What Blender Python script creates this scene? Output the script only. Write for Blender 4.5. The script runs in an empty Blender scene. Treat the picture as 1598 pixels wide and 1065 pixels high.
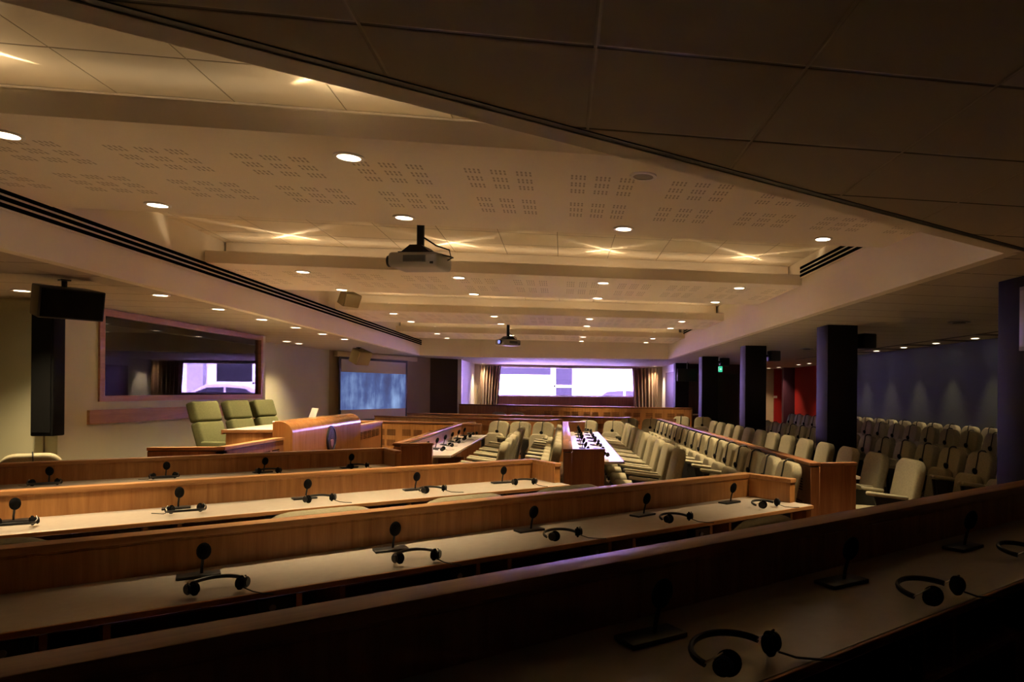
import bpy, bmesh, math, random
from mathutils import Matrix, Vector
random.seed(4)
SC = bpy.context.scene
COL = SC.collection
PI = math.pi
R_ = math.radians

# ------------------------------------------------------------------ camera, sky, exposure
cam_d = bpy.data.cameras.new('camera')
cam = bpy.data.objects.new('camera', cam_d); COL.objects.link(cam)
cam_d.sensor_width = 36.0
cam_d.lens = 1090.0 / 1598.0 * 36.0
cam_d.shift_x = (799.0 - 1078.0) / 1598.0
cam_d.shift_y = (613.0 - 532.5) / 1598.0
cam_d.clip_start = 0.05; cam_d.clip_end = 300
EYE = 1.52
cam.matrix_world = (Matrix.Translation((0, 0, EYE)) @ Matrix.Rotation(-math.atan(200 / 1090.0), 4, 'Z')
                    @ Matrix.Rotation(PI / 2, 4, 'X') @ Matrix.Rotation(0.009, 4, 'Z'))
SC.camera = cam

w = bpy.data.worlds.new('sky'); SC.world = w; w.use_nodes = True
bg = w.node_tree.nodes['Background']
bg.inputs[0].default_value = (0.58, 0.42, 1.0, 1); bg.inputs[1].default_value = 20.0
sun_d = bpy.data.lights.new('sun', 'SUN'); sun_d.energy = 95.0; sun_d.color = (0.46, 0.30, 1.0); sun_d.angle = 0.009
sun = bpy.data.objects.new('sun', sun_d); COL.objects.link(sun)      # added over the roof to brighten the street, whose bounce lights the bay
sun.rotation_euler = (R_(32), 0, R_(12))

vs = SC.view_settings
vs.view_transform = 'Standard'; vs.look = 'None'; vs.gamma = 1.0; vs.use_curve_mapping = False
vs.exposure = 0.07
SC.cycles.max_bounces = 10; SC.cycles.diffuse_bounces = 8; SC.cycles.glossy_bounces = 4
SC.cycles.transparent_max_bounces = 12
SC.cycles.sample_clamp_indirect = 60.0
SC.cycles.use_denoising = True

# daylight comes in through the far window: a portal guides the sky's samples
pl = bpy.data.lights.new('window_portal', 'AREA'); pl.shape = 'RECTANGLE'; pl.size = 5.7; pl.size_y = 1.1
pl.cycles.is_portal = True
po = bpy.data.objects.new('window_portal', pl); COL.objects.link(po)
po.location = (0.2, 25.75, 1.9); po.rotation_euler = (-PI / 2, 0, 0)

WARM = (1.0, 0.755, 0.43)
P_RAFT, P_RAFT_FAR, P_AISLE, P_WALL, P_LOBBY, P_CURTAIN, P_UP = 290.0, 340.0, 270.0, 70.0, 170.0, 240.0, 5.0

# ------------------------------------------------------------------ materials
def new_mat(name):
    m = bpy.data.materials.new(name); m.use_nodes = True
    nt = m.node_tree
    return m, nt, nt.nodes['Principled BSDF']

def plain(name, col, rough=0.6, metal=0.0, spec=0.5, noise=0.0, nscale=8.0, bump=0.0, bscale=200.0):
    m, nt, b = new_mat(name)
    b.inputs['Base Color'].default_value = (*col, 1); b.inputs['Roughness'].default_value = rough
    b.inputs['Metallic'].default_value = metal; b.inputs['Specular IOR Level'].default_value = spec
    tc = nt.nodes.new('ShaderNodeTexCoord')
    if noise:
        n = nt.nodes.new('ShaderNodeTexNoise'); n.inputs['Scale'].default_value = nscale; n.inputs['Detail'].default_value = 4
        nt.links.new(tc.outputs['Object'], n.inputs['Vector'])
        r = nt.nodes.new('ShaderNodeValToRGB')
        r.color_ramp.elements[0].position = 0.3; r.color_ramp.elements[1].position = 0.7
        r.color_ramp.elements[0].color = (*[c * (1 - noise) for c in col], 1)
        r.color_ramp.elements[1].color = (*[min(1, c * (1 + noise)) for c in col], 1)
        nt.links.new(n.outputs['Fac'], r.inputs['Fac']); nt.links.new(r.outputs['Color'], b.inputs['Base Color'])
    if bump:
        n2 = nt.nodes.new('ShaderNodeTexNoise'); n2.inputs['Scale'].default_value = bscale
        nt.links.new(tc.outputs['Object'], n2.inputs['Vector'])
        bp = nt.nodes.new('ShaderNodeBump'); bp.inputs['Strength'].default_value = bump; bp.inputs['Distance'].default_value = 0.003
        nt.links.new(n2.outputs['Fac'], bp.inputs['Height']); nt.links.new(bp.outputs['Normal'], b.inputs['Normal'])
    return m

def wood(name, c0, c1, stretch=(14, 14, 0.9), rough=0.38):
    m, nt, b = new_mat(name)
    tc = nt.nodes.new('ShaderNodeTexCoord'); mp = nt.nodes.new('ShaderNodeMapping')
    mp.inputs['Scale'].default_value = stretch
    nt.links.new(tc.outputs['Object'], mp.inputs['Vector'])
    n = nt.nodes.new('ShaderNodeTexNoise'); n.inputs['Scale'].default_value = 1.6; n.inputs['Detail'].default_value = 6
    n.inputs['Distortion'].default_value = 0.7
    n2 = nt.nodes.new('ShaderNodeTexNoise'); n2.inputs['Scale'].default_value = 9; n2.inputs['Detail'].default_value = 3
    nt.links.new(mp.outputs[0], n.inputs['Vector']); nt.links.new(mp.outputs[0], n2.inputs['Vector'])
    mx = nt.nodes.new('ShaderNodeMath'); mx.operation = 'MULTIPLY_ADD'; mx.inputs[1].default_value = 0.35
    nt.links.new(n2.outputs['Fac'], mx.inputs[0]); nt.links.new(n.outputs['Fac'], mx.inputs[2])
    r = nt.nodes.new('ShaderNodeValToRGB')
    r.color_ramp.elements[0].position = 0.45; r.color_ramp.elements[1].position = 0.9
    r.color_ramp.elements[0].color = (*c0, 1); r.color_ramp.elements[1].color = (*c1, 1)
    nt.links.new(mx.outputs[0], r.inputs['Fac']); nt.links.new(r.outputs['Color'], b.inputs['Base Color'])
    b.inputs['Roughness'].default_value = rough
    return m

class NM:                                   # small chain of math nodes
    def __init__(s, nt): s.nt = nt
    def f(s, op, a, b=None, c=None):
        n = s.nt.nodes.new('ShaderNodeMath'); n.operation = op
        for i, x in enumerate((a, b, c)):
            if x is None: continue
            if isinstance(x, (int, float)): n.inputs[i].default_value = x
            else: s.nt.links.new(x, n.inputs[i])
        return n.outputs[0]

def tiles(name, col, groove, ox, oy, px, py, half, xcol):
    m, nt, b = new_mat(name); q = NM(nt)
    tc = nt.nodes.new('ShaderNodeTexCoord'); sp = nt.nodes.new('ShaderNodeSeparateXYZ')
    nt.links.new(tc.outputs['Object'], sp.inputs[0])
    def d(o, off, p):
        fr = q.f('FRACT', q.f('DIVIDE', q.f('SUBTRACT', o, off), p))
        return q.f('MULTIPLY', q.f('MINIMUM', fr, q.f('SUBTRACT', 1.0, fr)), p)
    dx_, dy_ = d(sp.outputs[0], ox, px), d(sp.outputs[1], oy, py)
    dd = q.f('MINIMUM', q.f('MULTIPLY', dx_, 1.5), dy_)
    line = q.f('LESS_THAN', dy_, half)
    mx = nt.nodes.new('ShaderNodeMix'); mx.data_type = 'RGBA'
    nt.links.new(line, mx.inputs[0]); mx.inputs[6].default_value = (*col, 1); mx.inputs[7].default_value = (*groove, 1)
    m2 = nt.nodes.new('ShaderNodeMix'); m2.data_type = 'RGBA'
    nt.links.new(q.f('LESS_THAN', dx_, half * 0.6), m2.inputs[0]); nt.links.new(mx.outputs[2], m2.inputs[6]); m2.inputs[7].default_value = (*xcol, 1)
    nt.links.new(m2.outputs[2], b.inputs['Base Color']); b.inputs['Roughness'].default_value = 0.8
    h = q.f('MINIMUM', q.f('DIVIDE', dd, half * 1.6), 1.0)
    bp = nt.nodes.new('ShaderNodeBump'); bp.inputs['Strength'].default_value = 0.6; bp.inputs['Distance'].default_value = 0.01
    nt.links.new(h, bp.inputs['Height']); nt.links.new(bp.outputs['Normal'], b.inputs['Normal'])
    return m

def perforated(name, col, hole):
    m, nt, b = new_mat(name); q = NM(nt)
    tc = nt.nodes.new('ShaderNodeTexCoord'); sp = nt.nodes.new('ShaderNodeSeparateXYZ')
    nt.links.new(tc.outputs['Object'], sp.inputs[0])
    x, y, z = sp.outputs
    P, B = 0.635, 0.152
    def mod(o, off, p): return q.f('MULTIPLY', q.f('FRACT', q.f('DIVIDE', q.f('SUBTRACT', o, off), p)), p)
    u = mod(x, 0.04, P); v = mod(y, 0.40, P)
    inx = q.f('LESS_THAN', u, 3 * B); iny = q.f('LESS_THAN', v, 3 * B)
    ub = mod(u, 0, B); vb = mod(v, 0, B)
    s = q.f('MULTIPLY', q.f('LESS_THAN', ub, 0.104), q.f('LESS_THAN', mod(ub, 0, 0.026), 0.012))
    s = q.f('MULTIPLY', s, q.f('LESS_THAN', vb, 0.088))
    # two short slits one behind the other in every block
    s = q.f('MULTIPLY', s, q.f('GREATER_THAN', q.f('ABSOLUTE', q.f('SUBTRACT', vb, 0.044)), 0.006))
    band = q.f('MULTIPLY', q.f('GREATER_THAN', y, 0.39), q.f('LESS_THAN', y, 0.40 + 2 * P - 0.02))
    s = q.f('MULTIPLY', q.f('MULTIPLY', s, band), q.f('MULTIPLY', inx, iny))
    mx = nt.nodes.new('ShaderNodeMix'); mx.data_type = 'RGBA'
    nt.links.new(s, mx.inputs[0]); mx.inputs[6].default_value = (*col, 1); mx.inputs[7].default_value = (*hole, 1)
    nt.links.new(mx.outputs[2], b.inputs['Base Color']); b.inputs['Roughness'].default_value = 0.85
    return m

def emit(name, col, s):
    m = bpy.data.materials.new(name); m.use_nodes = True; nt = m.node_tree
    nt.nodes.remove(nt.nodes['Principled BSDF'])
    e = nt.nodes.new('ShaderNodeEmission'); e.inputs[0].default_value = (*col, 1); e.inputs[1].default_value = s
    nt.links.new(e.outputs[0], nt.nodes['Material Output'].inputs[0])
    return m

def glass(name, ior, tint=(1, 1, 1)):
    m = bpy.data.materials.new(name); m.use_nodes = True; nt = m.node_tree
    nt.nodes.remove(nt.nodes['Principled BSDF'])
    t = nt.nodes.new('ShaderNodeBsdfTransparent'); t.inputs[0].default_value = (*tint, 1)
    g = nt.nodes.new('ShaderNodeBsdfGlossy'); g.inputs['Roughness'].default_value = 0.0
    f = nt.nodes.new('ShaderNodeFresnel'); f.inputs[0].default_value = ior
    mx = nt.nodes.new('ShaderNodeMixShader')
    nt.links.new(f.outputs[0], mx.inputs[0]); nt.links.new(t.outputs[0], mx.inputs[1]); nt.links.new(g.outputs[0], mx.inputs[2])
    nt.links.new(mx.outputs[0], nt.nodes['Material Output'].inputs[0])
    return m

def curtain_mat():
    m, nt, b = new_mat('curtain_stripes')
    tc = nt.nodes.new('ShaderNodeTexCoord'); mp = nt.nodes.new('ShaderNodeMapping'); mp.inputs['Scale'].default_value = (11, 0, 0.12)
    nt.links.new(tc.outputs['Object'], mp.inputs[0])
    n = nt.nodes.new('ShaderNodeTexNoise'); n.inputs['Scale'].default_value = 1.7; n.inputs['Detail'].default_value = 3
    nt.links.new(mp.outputs[0], n.inputs['Vector'])
    r = nt.nodes.new('ShaderNodeValToRGB'); r.color_ramp.interpolation = 'B_SPLINE'
    cs = [(0.25, (0.03, 0.02, 0.02)), (0.38, (0.16, 0.05, 0.045)), (0.45, (0.30, 0.16, 0.07)), (0.52, (0.06, 0.035, 0.03)),
          (0.59, (0.24, 0.12, 0.06)), (0.68, (0.10, 0.05, 0.05)), (0.8, (0.2, 0.05, 0.05))]
    r.color_ramp.elements[0].position, r.color_ramp.elements[0].color = cs[0][0], (*cs[0][1], 1)
    r.color_ramp.elements[1].position, r.color_ramp.elements[1].color = cs[-1][0], (*cs[-1][1], 1)
    for p, c in cs[1:-1]:
        e = r.color_ramp.elements.new(p); e.color = (*c, 1)
    nt.links.new(n.outputs['Fac'], r.inputs[0]); nt.links.new(r.outputs[0], b.inputs['Base Color'])
    b.inputs['Roughness'].default_value = 0.55; b.inputs['Sheen Weight'].default_value = 0.3
    return m

def screen_image():
    m = bpy.data.materials.new('projected_picture'); m.use_nodes = True; nt = m.node_tree
    nt.nodes.remove(nt.nodes['Principled BSDF'])
    tc = nt.nodes.new('ShaderNodeTexCoord')
    def nz(scale, s, det):
        mp = nt.nodes.new('ShaderNodeMapping'); mp.inputs['Scale'].default_value = scale
        nt.links.new(tc.outputs['Object'], mp.inputs[0])
        n = nt.nodes.new('ShaderNodeTexNoise'); n.inputs['Scale'].default_value = s; n.inputs['Detail'].default_value = det
        nt.links.new(mp.outputs[0], n.inputs['Vector']); return n.outputs['Fac']
    q = NM(nt)
    f = q.f('ADD', q.f('MULTIPLY', nz((3, 1, 0.6), 1.5, 6), 0.4), q.f('MULTIPLY', nz((1.1, 1, 0.8), 1.5, 8), 0.66))
    r = nt.nodes.new('ShaderNodeValToRGB')
    r.color_ramp.elements[0].position = 0.36; r.color_ramp.elements[0].color = (0.085, 0.085, 0.20, 1)
    r.color_ramp.elements[1].position = 0.72; r.color_ramp.elements[1].color = (0.40, 0.58, 1.0, 1)
    e = r.color_ramp.elements.new(0.52); e.color = (0.12, 0.17, 0.42, 1)
    nt.links.new(f, r.inputs[0])
    em = nt.nodes.new('ShaderNodeEmission'); em.inputs[1].default_value = 0.7
    nt.links.new(r.outputs[0], em.inputs[0]); nt.links.new(em.outputs[0], nt.nodes['Material Output'].inputs[0])
    return m

M = dict(
    oak=wood('oak_veneer', (0.30, 0.118, 0.030), (0.47, 0.225, 0.070)),
    oak_cap=wood('oak_rail', (0.36, 0.155, 0.05), (0.50, 0.25, 0.09), stretch=(1.2, 16, 16), rough=0.48),
    cherry=wood('red_oak_veneer', (0.21, 0.075, 0.026), (0.34, 0.145, 0.055)),
    cherry_cap=wood('red_oak_rail', (0.22, 0.085, 0.04), (0.33, 0.15, 0.07), stretch=(1.2, 16, 16), rough=0.25),
    slit=plain('dark_slit', (0.035, 0.016, 0.008), 0.8, spec=0.1),
    frame_wood=wood('matt_oak', (0.26, 0.12, 0.04), (0.38, 0.19, 0.07), stretch=(6, 1.2, 14), rough=0.6),
    dark_wood=wood('dark_panel', (0.085, 0.04, 0.025), (0.14, 0.065, 0.04), rough=0.45),
    laminate=plain('cream_laminate', (0.57, 0.51, 0.43), 0.26, noise=0.03, nscale=30),
    khaki=plain('khaki_wool', (0.33, 0.295, 0.195), 0.95, spec=0.15, noise=0.10, nscale=60, bump=0.4, bscale=260),
    pale_khaki=plain('pale_khaki_pad', (0.42, 0.38, 0.265), 0.8, spec=0.2, noise=0.06, nscale=50),
    green_wool=plain('moss_wool', (0.135, 0.138, 0.062), 0.95, spec=0.15, noise=0.10, nscale=60, bump=0.4, bscale=260),
    black=plain('black_plastic', (0.012, 0.012, 0.013), 0.4),
    void=plain('dull_black', (0.004, 0.004, 0.004), 1.0, spec=0.0),
    black_foam=plain('black_foam', (0.008, 0.008, 0.009), 0.95, spec=0.1, bump=0.6, bscale=500),
    black_metal=plain('black_metal', (0.016, 0.016, 0.018), 0.35, metal=0.4),
    grille=plain('black_grille', (0.006, 0.006, 0.006), 0.9, spec=0.1, bump=0.7, bscale=400),
    chrome=plain('dull_chrome', (0.6, 0.6, 0.6), 0.25, metal=1.0),
    silver=plain('silver_plastic', (0.36, 0.345, 0.33), 0.4, metal=0.35),
    grey_plastic=plain('grey_plastic', (0.2, 0.2, 0.2), 0.5),
    plaster=plain('warm_white_plaster', (0.80, 0.73, 0.62), 0.85, noise=0.015, nscale=2),
    white=plain('white_enamel', (0.8, 0.78, 0.74), 0.45),
    raft=perforated('perforated_plasterboard', (0.80, 0.73, 0.62), (0.42, 0.37, 0.30)),
    tile_low=tiles('low_ceiling_tiles', (0.46, 0.40, 0.32), (0.10, 0.085, 0.065), 0.08, 1.92, 0.604, 0.60, 0.008, (0.54, 0.48, 0.39)),  # last colour paints a lit edge along the lengthwise joints
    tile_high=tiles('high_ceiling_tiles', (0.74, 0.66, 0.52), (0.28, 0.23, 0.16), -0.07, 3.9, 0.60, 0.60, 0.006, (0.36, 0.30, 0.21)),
    wall_cream=plain('putty_wall_paint', (0.49, 0.48, 0.33), 0.8, noise=0.03, nscale=3),
    wall_taupe=plain('taupe_wall_paint', (0.30, 0.24, 0.17), 0.8, noise=0.03, nscale=3),
    wall_slate=plain('slate_wall_paint', (0.046, 0.056, 0.060), 0.75, noise=0.04, nscale=2),
    wall_dark=plain('dark_brown_paint', (0.05, 0.034, 0.03), 0.8, noise=0.03, nscale=3),
    wall_red=plain('red_wall_paint', (0.36, 0.007, 0.007), 0.7, noise=0.03, nscale=3),
    wall_beige=plain('beige_wall_paint', (0.55, 0.44, 0.30), 0.8),
    wall_white=plain('white_wall_paint', (0.72, 0.70, 0.72), 0.75),
    booth_dark=plain('booth_lining', (0.03, 0.028, 0.025), 0.9),
    column=plain('black_column_paint', (0.010, 0.008, 0.013), 0.6, spec=0.2, noise=0.05, nscale=3),
    carpet=plain('brown_carpet', (0.15, 0.10, 0.065), 0.95, spec=0.1, noise=0.2, nscale=40, bump=0.5, bscale=300),
    lens=emit('lit_lamp_lens', (1.0, 0.80, 0.55), 14.0),
    lens_dull=plain('frosted_lens', (0.25, 0.22, 0.18), 0.4),
    cove_glow=emit('cove_tube_glow', (1.0, 0.74, 0.46), 9.5),
    cove_glow_dim=emit('cove_tube_dim_glow', (1.0, 0.78, 0.50), 5.5),
    glow_up=emit('uplight_lens', (1.0, 0.78, 0.5), 6.0),
    pane=glass('clear_pane', 1.25),
    booth_pane=glass('booth_pane', 1.6, (0.55, 0.55, 0.55)),
    curtain=curtain_mat(),
    screen=plain('matt_white_screen', (0.62, 0.58, 0.58), 0.9),
    picture=screen_image(),
    blue_lens=emit('projector_beam_lens', (0.25, 0.28, 1.0), 1.5),
    exit_green=emit('exit_sign_green', (0.06, 0.75, 0.40), 0.9),
    exit_white=emit('exit_sign_white', (0.8, 1.0, 0.9), 1.2),
    street=plain('pale_asphalt', (0.74, 0.73, 0.73), 0.9, noise=0.05, nscale=3),
    facade=plain('white_render', (0.78, 0.77, 0.76), 0.85, noise=0.04, nscale=1),
    facade_grey=plain('grey_render', (0.34, 0.34, 0.36), 0.85),
    shop_glass=plain('dark_shop_glass', (0.007, 0.007, 0.009), 0.5, spec=0.2),
    car_paint=plain('white_car_paint', (0.75, 0.75, 0.75), 0.2),
    car_glass=plain('car_window', (0.05, 0.05, 0.06), 0.1),
    rubber=plain('tyre_rubber', (0.02, 0.02, 0.02), 0.8),
    seal=plain('bronze_seal', (0.03, 0.028, 0.02), 0.4, metal=0.5),
    seal_light=plain('seal_relief', (0.42, 0.20, 0.13), 0.5),
    laptop=plain('laptop_aluminium', (0.62, 0.60, 0.56), 0.4, metal=0.2),
    tan=plain('lamplit_speaker_tan', (0.34, 0.27, 0.16), 0.8),  # lamplight on the far loudspeaker is put into this tan
)

# ------------------------------------------------------------------ geometry helpers
class MB:
    def __init__(s): s.bm = bmesh.new()
    def _add(s, t, mat=None):
        if mat is not None: bmesh.ops.transform(t, matrix=mat, verts=t.verts)
        me = bpy.data.meshes.new('tmp'); t.to_mesh(me); t.free(); s.bm.from_mesh(me); bpy.data.meshes.remove(me)
    def box(s, c, d, bev=0.0, seg=2, rot=None):
        t = bmesh.new(); bmesh.ops.create_cube(t, size=1.0)
        bmesh.ops.scale(t, vec=d, verts=t.verts)
        if bev: bmesh.ops.bevel(t, geom=list(t.edges), offset=bev, segments=seg, affect='EDGES', profile=0.5)
        mt = Matrix.Translation(c)
        if rot is not None: mt = mt @ rot
        s._add(t, mt); return s
    def b2(s, lo, hi, bev=0.0, seg=2):
        return s.box([(a + b) / 2 for a, b in zip(lo, hi)], [b - a for a, b in zip(lo, hi)], bev, seg)
    def cyl(s, c, r, h, n=24, r2=None, rot=None, bev=0.0):
        t = bmesh.new(); bmesh.ops.create_cone(t, cap_ends=True, segments=n, radius1=r, radius2=r if r2 is None else r2, depth=h)
        if bev:
            es = [e for e in t.edges if len(e.link_faces) == 2 and any(len(f.verts) > 4 for f in e.link_faces)]
            bmesh.ops.bevel(t, geom=es, offset=bev, segments=2, affect='EDGES')
        mt = Matrix.Translation(c)
        if rot is not None: mt = mt @ rot
        s._add(t, mt); return s
    def ball(s, c, d, rot=None, n=16):
        t = bmesh.new(); bmesh.ops.create_uvsphere(t, u_segments=n, v_segments=max(6, n // 2), radius=0.5)
        bmesh.ops.scale(t, vec=d, verts=t.verts)
        mt = Matrix.Translation(c)
        if rot is not None: mt = mt @ rot
        s._add(t, mt); return s
    def ring(s, c, r, ri, h, n=24):
        t = bmesh.new(); vs_ = []
        for k in range(n):
            a = 2 * PI * k / n; ca, sa = math.cos(a), math.sin(a)
            vs_.append([t.verts.new((rr * ca, rr * sa, z)) for rr, z in ((r, -h / 2), (r, h / 2), (ri, h / 2), (ri, -h / 2))])
        for k in range(n):
            A, B = vs_[k], vs_[(k + 1) % n]
            for i in range(4): t.faces.new((A[i], B[i], B[(i + 1) % 4], A[(i + 1) % 4]))
        s._add(t, Matrix.Translation(c)); return s
    def prism(s, pts, h0, h1, mat=None, bev=0.0, seg=2):        # outline in x-y, extruded along z
        t = bmesh.new()
        lo = [t.verts.new((x, y, h0)) for x, y in pts]; hi = [t.verts.new((x, y, h1)) for x, y in pts]
        n = len(pts)
        t.faces.new(list(reversed(lo))); t.faces.new(hi)
        for i in range(n): t.faces.new((lo[i], lo[(i + 1) % n], hi[(i + 1) % n], hi[i]))
        bmesh.ops.recalc_face_normals(t, faces=t.faces)
        if bev:
            es = [e for e in t.edges if any(len(f.verts) == n for f in e.link_faces)] if n > 4 else list(t.edges)
            bmesh.ops.bevel(t, geom=es, offset=bev, segments=seg, affect='EDGES', profile=0.6)
        s._add(t, mat); return s
    def tube(s, pts, r, n=8, flat=1.0):
        t = bmesh.new(); pts = [Vector(p) for p in pts]; rings = []
        up = Vector((0, 0, 1))
        for i, p in enumerate(pts):
            d = (pts[min(i + 1, len(pts) - 1)] - pts[max(i - 1, 0)]).normalized()
            a = d.cross(up)
            if a.length < 1e-3: a = d.cross(Vector((0, 1, 0)))
            a.normalize(); b = a.cross(d).normalized()
            rings.append([t.verts.new(p + a * (r * math.cos(2 * PI * k / n)) + b * (r * flat * math.sin(2 * PI * k / n))) for k in range(n)])
        for A, B in zip(rings, rings[1:]):
            for k in range(n): t.faces.new((A[k], A[(k + 1) % n], B[(k + 1) % n], B[k]))
        t.faces.new(list(reversed(rings[0]))); t.faces.new(rings[-1])
        s._add(t); return s
    def poly(s, pts3):
        s.bm.faces.new([s.bm.verts.new(p) for p in pts3]); return s
    def build(s, name, mat, parent=None, smooth=True):
        bmesh.ops.recalc_face_normals(s.bm, faces=s.bm.faces)
        me = bpy.data.meshes.new(name); s.bm.to_mesh(me); s.bm.free()
        me.materials.append(M[mat] if isinstance(mat, str) else mat)
        if smooth:
            me.shade_smooth(); me.set_sharp_from_angle(angle=R_(38))
        o = bpy.data.objects.new(name, me); COL.objects.link(o)
        if parent: o.parent = parent
        return o

def tag(o, label, cat, group=None):
    o['label'] = label; o['category'] = cat
    if group: o['group'] = group
    return o
def thing(name, label, cat, loc=(0, 0, 0), rz=0.0, group=None):
    o = bpy.data.objects.new(name, None); COL.objects.link(o); o.empty_display_size = 0.1
    o.location = loc; o.rotation_euler = (0, 0, rz)
    return tag(o, label, cat, group)
def struct(o): o['kind'] = 'structure'; return o
def empty_struct(name):
    o = bpy.data.objects.new(name, None); COL.objects.link(o); o['kind'] = 'structure'; return o
def copy_tree(o, parent=None):
    c = o.copy(); COL.objects.link(c); c.parent = parent
    for ch in list(o.children): copy_tree(ch, c)
    return c
class Proto:                                 # the first placement moves the source itself, later ones copy it
    def __init__(s, root): s.root = root; s.used = False
    def put(s, loc, rz, label, group=None):
        o = copy_tree(s.root) if s.used else s.root
        s.used = True
        o.location = loc; o.rotation_euler = (0, 0, rz); o['label'] = label
        if group: o['group'] = group
        elif 'group' in o: del o['group']
        return o
ORD = ('first second third fourth fifth sixth seventh eighth ninth tenth eleventh twelfth thirteenth fourteenth fifteenth '
       'sixteenth seventeenth eighteenth nineteenth twentieth').split() + ['twenty-first', 'twenty-second', 'twenty-third',
       'twenty-fourth', 'twenty-fifth', 'twenty-sixth', 'twenty-seventh', 'twenty-eighth']

# ------------------------------------------------------------------ room shell
LOW, HI = 2.46, 3.17                       # low tiled ceiling, high tiled ceiling in the recess
XL, XR = -3.75, 2.87
A, B = (XL, 0.72), (XR, 4.15)
Cc, Ee, Dd = (2.95, 19.6), (-2.3, 20.4), (-3.80, 19.8)
struct(MB().b2((-8.5, -3.2, -0.2), (10, 27.0, 0)).build('floor', 'carpet'))
# rear tier under the nearest bench and its mirror image below the far window, low step under the right-hand rows
def tier(name, pts, z):
    struct(MB().prism(pts, 0.0, z).build(name, 'carpet'))
T31, N31 = Vector((math.cos(R_(31)), math.sin(R_(31)))), Vector((-math.sin(R_(31)), math.cos(R_(31))))
def pn(n, t): v = N31 * n + T31 * t; return (v.x, v.y)
MIR = 21.34
near_tier = [pn(1.52, -4.2), pn(1.52, 5.15), (4.4, 2.9), (4.4, -2.9), (-5.8, -2.9)]
tier('floor_tier_near', near_tier, 0.2)
tier('floor_tier_far', [pn(1.52, 5.15)[:1] + (MIR - pn(1.52, 5.15)[1],), (pn(1.52, -2.6)[0], MIR - pn(1.52, -2.6)[1]), (-2.95, 24.0), (-2.95, 25.2), (3.45, 25.2), (3.45, 18.5)], 0.2)
tier('floor_step_right', [(5.0, 3.0), (6.98, 3.0), (6.98, 18.3), (5.0, 18.3)], 0.09)
tier('floor_dais', [(-5.0, 7.7), (-3.36, 7.7), (-3.36, 13.64), (-5.0, 13.64)], 0.25)

cl = MB()
Z = LOW
for q in ([(-8.4, -3.1), (9.9, -3.1), (9.9, 4.15), B, A, (-8.4, 0.72)],
          [(-8.4, 0.72), A, Dd, (-8.4, 19.8)],
          [B, (9.9, 4.15), (9.9, 19.6), Cc],
          [Dd, Ee, Cc, (9.9, 19.6), (9.9, 26.4), (-8.4, 26.4), (-8.4, 19.8)]):
    cl.prism(q, Z, Z + 0.06)
struct(cl.build('ceiling', 'tile_low', smooth=False))
struct(MB().b2((-8.5, -3.2, HI), (10, 26.4, HI + 0.15)).build('ceiling_high', 'tile_high'))
def wall_seg(mb, p, q, z0, z1, th=0.12, side=1):
    p, q = Vector(p), Vector(q); d = (q - p).normalized(); n = Vector((-d.y, d.x)) * th * side
    mb.prism([tuple(p), tuple(q), tuple(q + n), tuple(p + n)], z0, z1)
fa = MB()                                   # upstand faces of the recess
for p, q in ((B, A), (A, Dd), (Dd, Ee), (Ee, Cc), (Cc, B)):
    n_ = (Vector(q) - Vector(p)).normalized(); n_ = Vector((n_.y, -n_.x)) * 0.012
    wall_seg(fa, Vector(p) + n_, Vector(q) + n_, LOW - 0.002 if p != B or q != A else LOW + 0.05, HI, 0.1, 1)
struct(fa.build('trim_recess', 'plaster', smooth=False))
ed = MB(); wall_seg(ed, pn(B[0] * N31.x + B[1] * N31.y, B[0] * T31.x + B[1] * T31.y), A, LOW - 0.008, LOW + 0.05, 0.11, 1)
struct(ed.build('trim_edge', 'plaster', smooth=False))
eg = MB(); eo = Vector((0.52, -0.86)).normalized() * 0.111
wall_seg(eg, Vector(B) + eo, Vector(A) + eo, LOW - 0.004, LOW + 0.01, 0.035, 1)
struct(eg.build('trim_shadow_gap', 'black', smooth=False))  # proud black strip stands in for the shade of a groove

wl = MB()
wall_seg(wl, (-5.95, -3.1), (-5.95, 8.70), 0, LOW, 0.15, 1); wall_seg(wl, (-5.95, 13.55), (-5.95, 15.4), 0, LOW, 0.15, 1)
wall_seg(wl, (-5.95, 15.4), (-5.5, 18.0), 0, LOW, 0.15, 1)
struct(wl.build('wall_left', 'wall_cream', smooth=False))
ws = MB(); wall_seg(ws, (-5.5, 18.0), (-3.8, 21.4), 0, LOW, 0.15, 1)
struct(ws.build('wall_screen', 'wall_taupe', smooth=False))
wd = MB(); wall_seg(wd, (-3.8, 21.4), (-3.05, 22.0), 0, LOW, 0.15, 1)
struct(wd.build('door_1', 'wall_dark', smooth=False))
struct(MB().b2((-3.12, 21.95, 0), (-3.0, 22.08, LOW)).build('trim_1', 'white'))
wr = MB(); wall_seg(wr, (-3.05, 22.08), (-3.05, 25.5), 0, LOW, 0.15, 1)
struct(wr.build('wall_bay_left', 'wall_white', smooth=False))
wr = MB(); wall_seg(wr, (3.6, 25.5), (3.6, 22.05), 0, LOW, 0.15, 1)
struct(wr.build('wall_bay_right', 'wall_white', smooth=False))
struct(MB().b2((3.55, 22.5, 0.2), (3.6, 24.3, 2.2)).build('door_2', plain('dark_red_door', (0.10, 0.02, 0.03), 0.5)))
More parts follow.
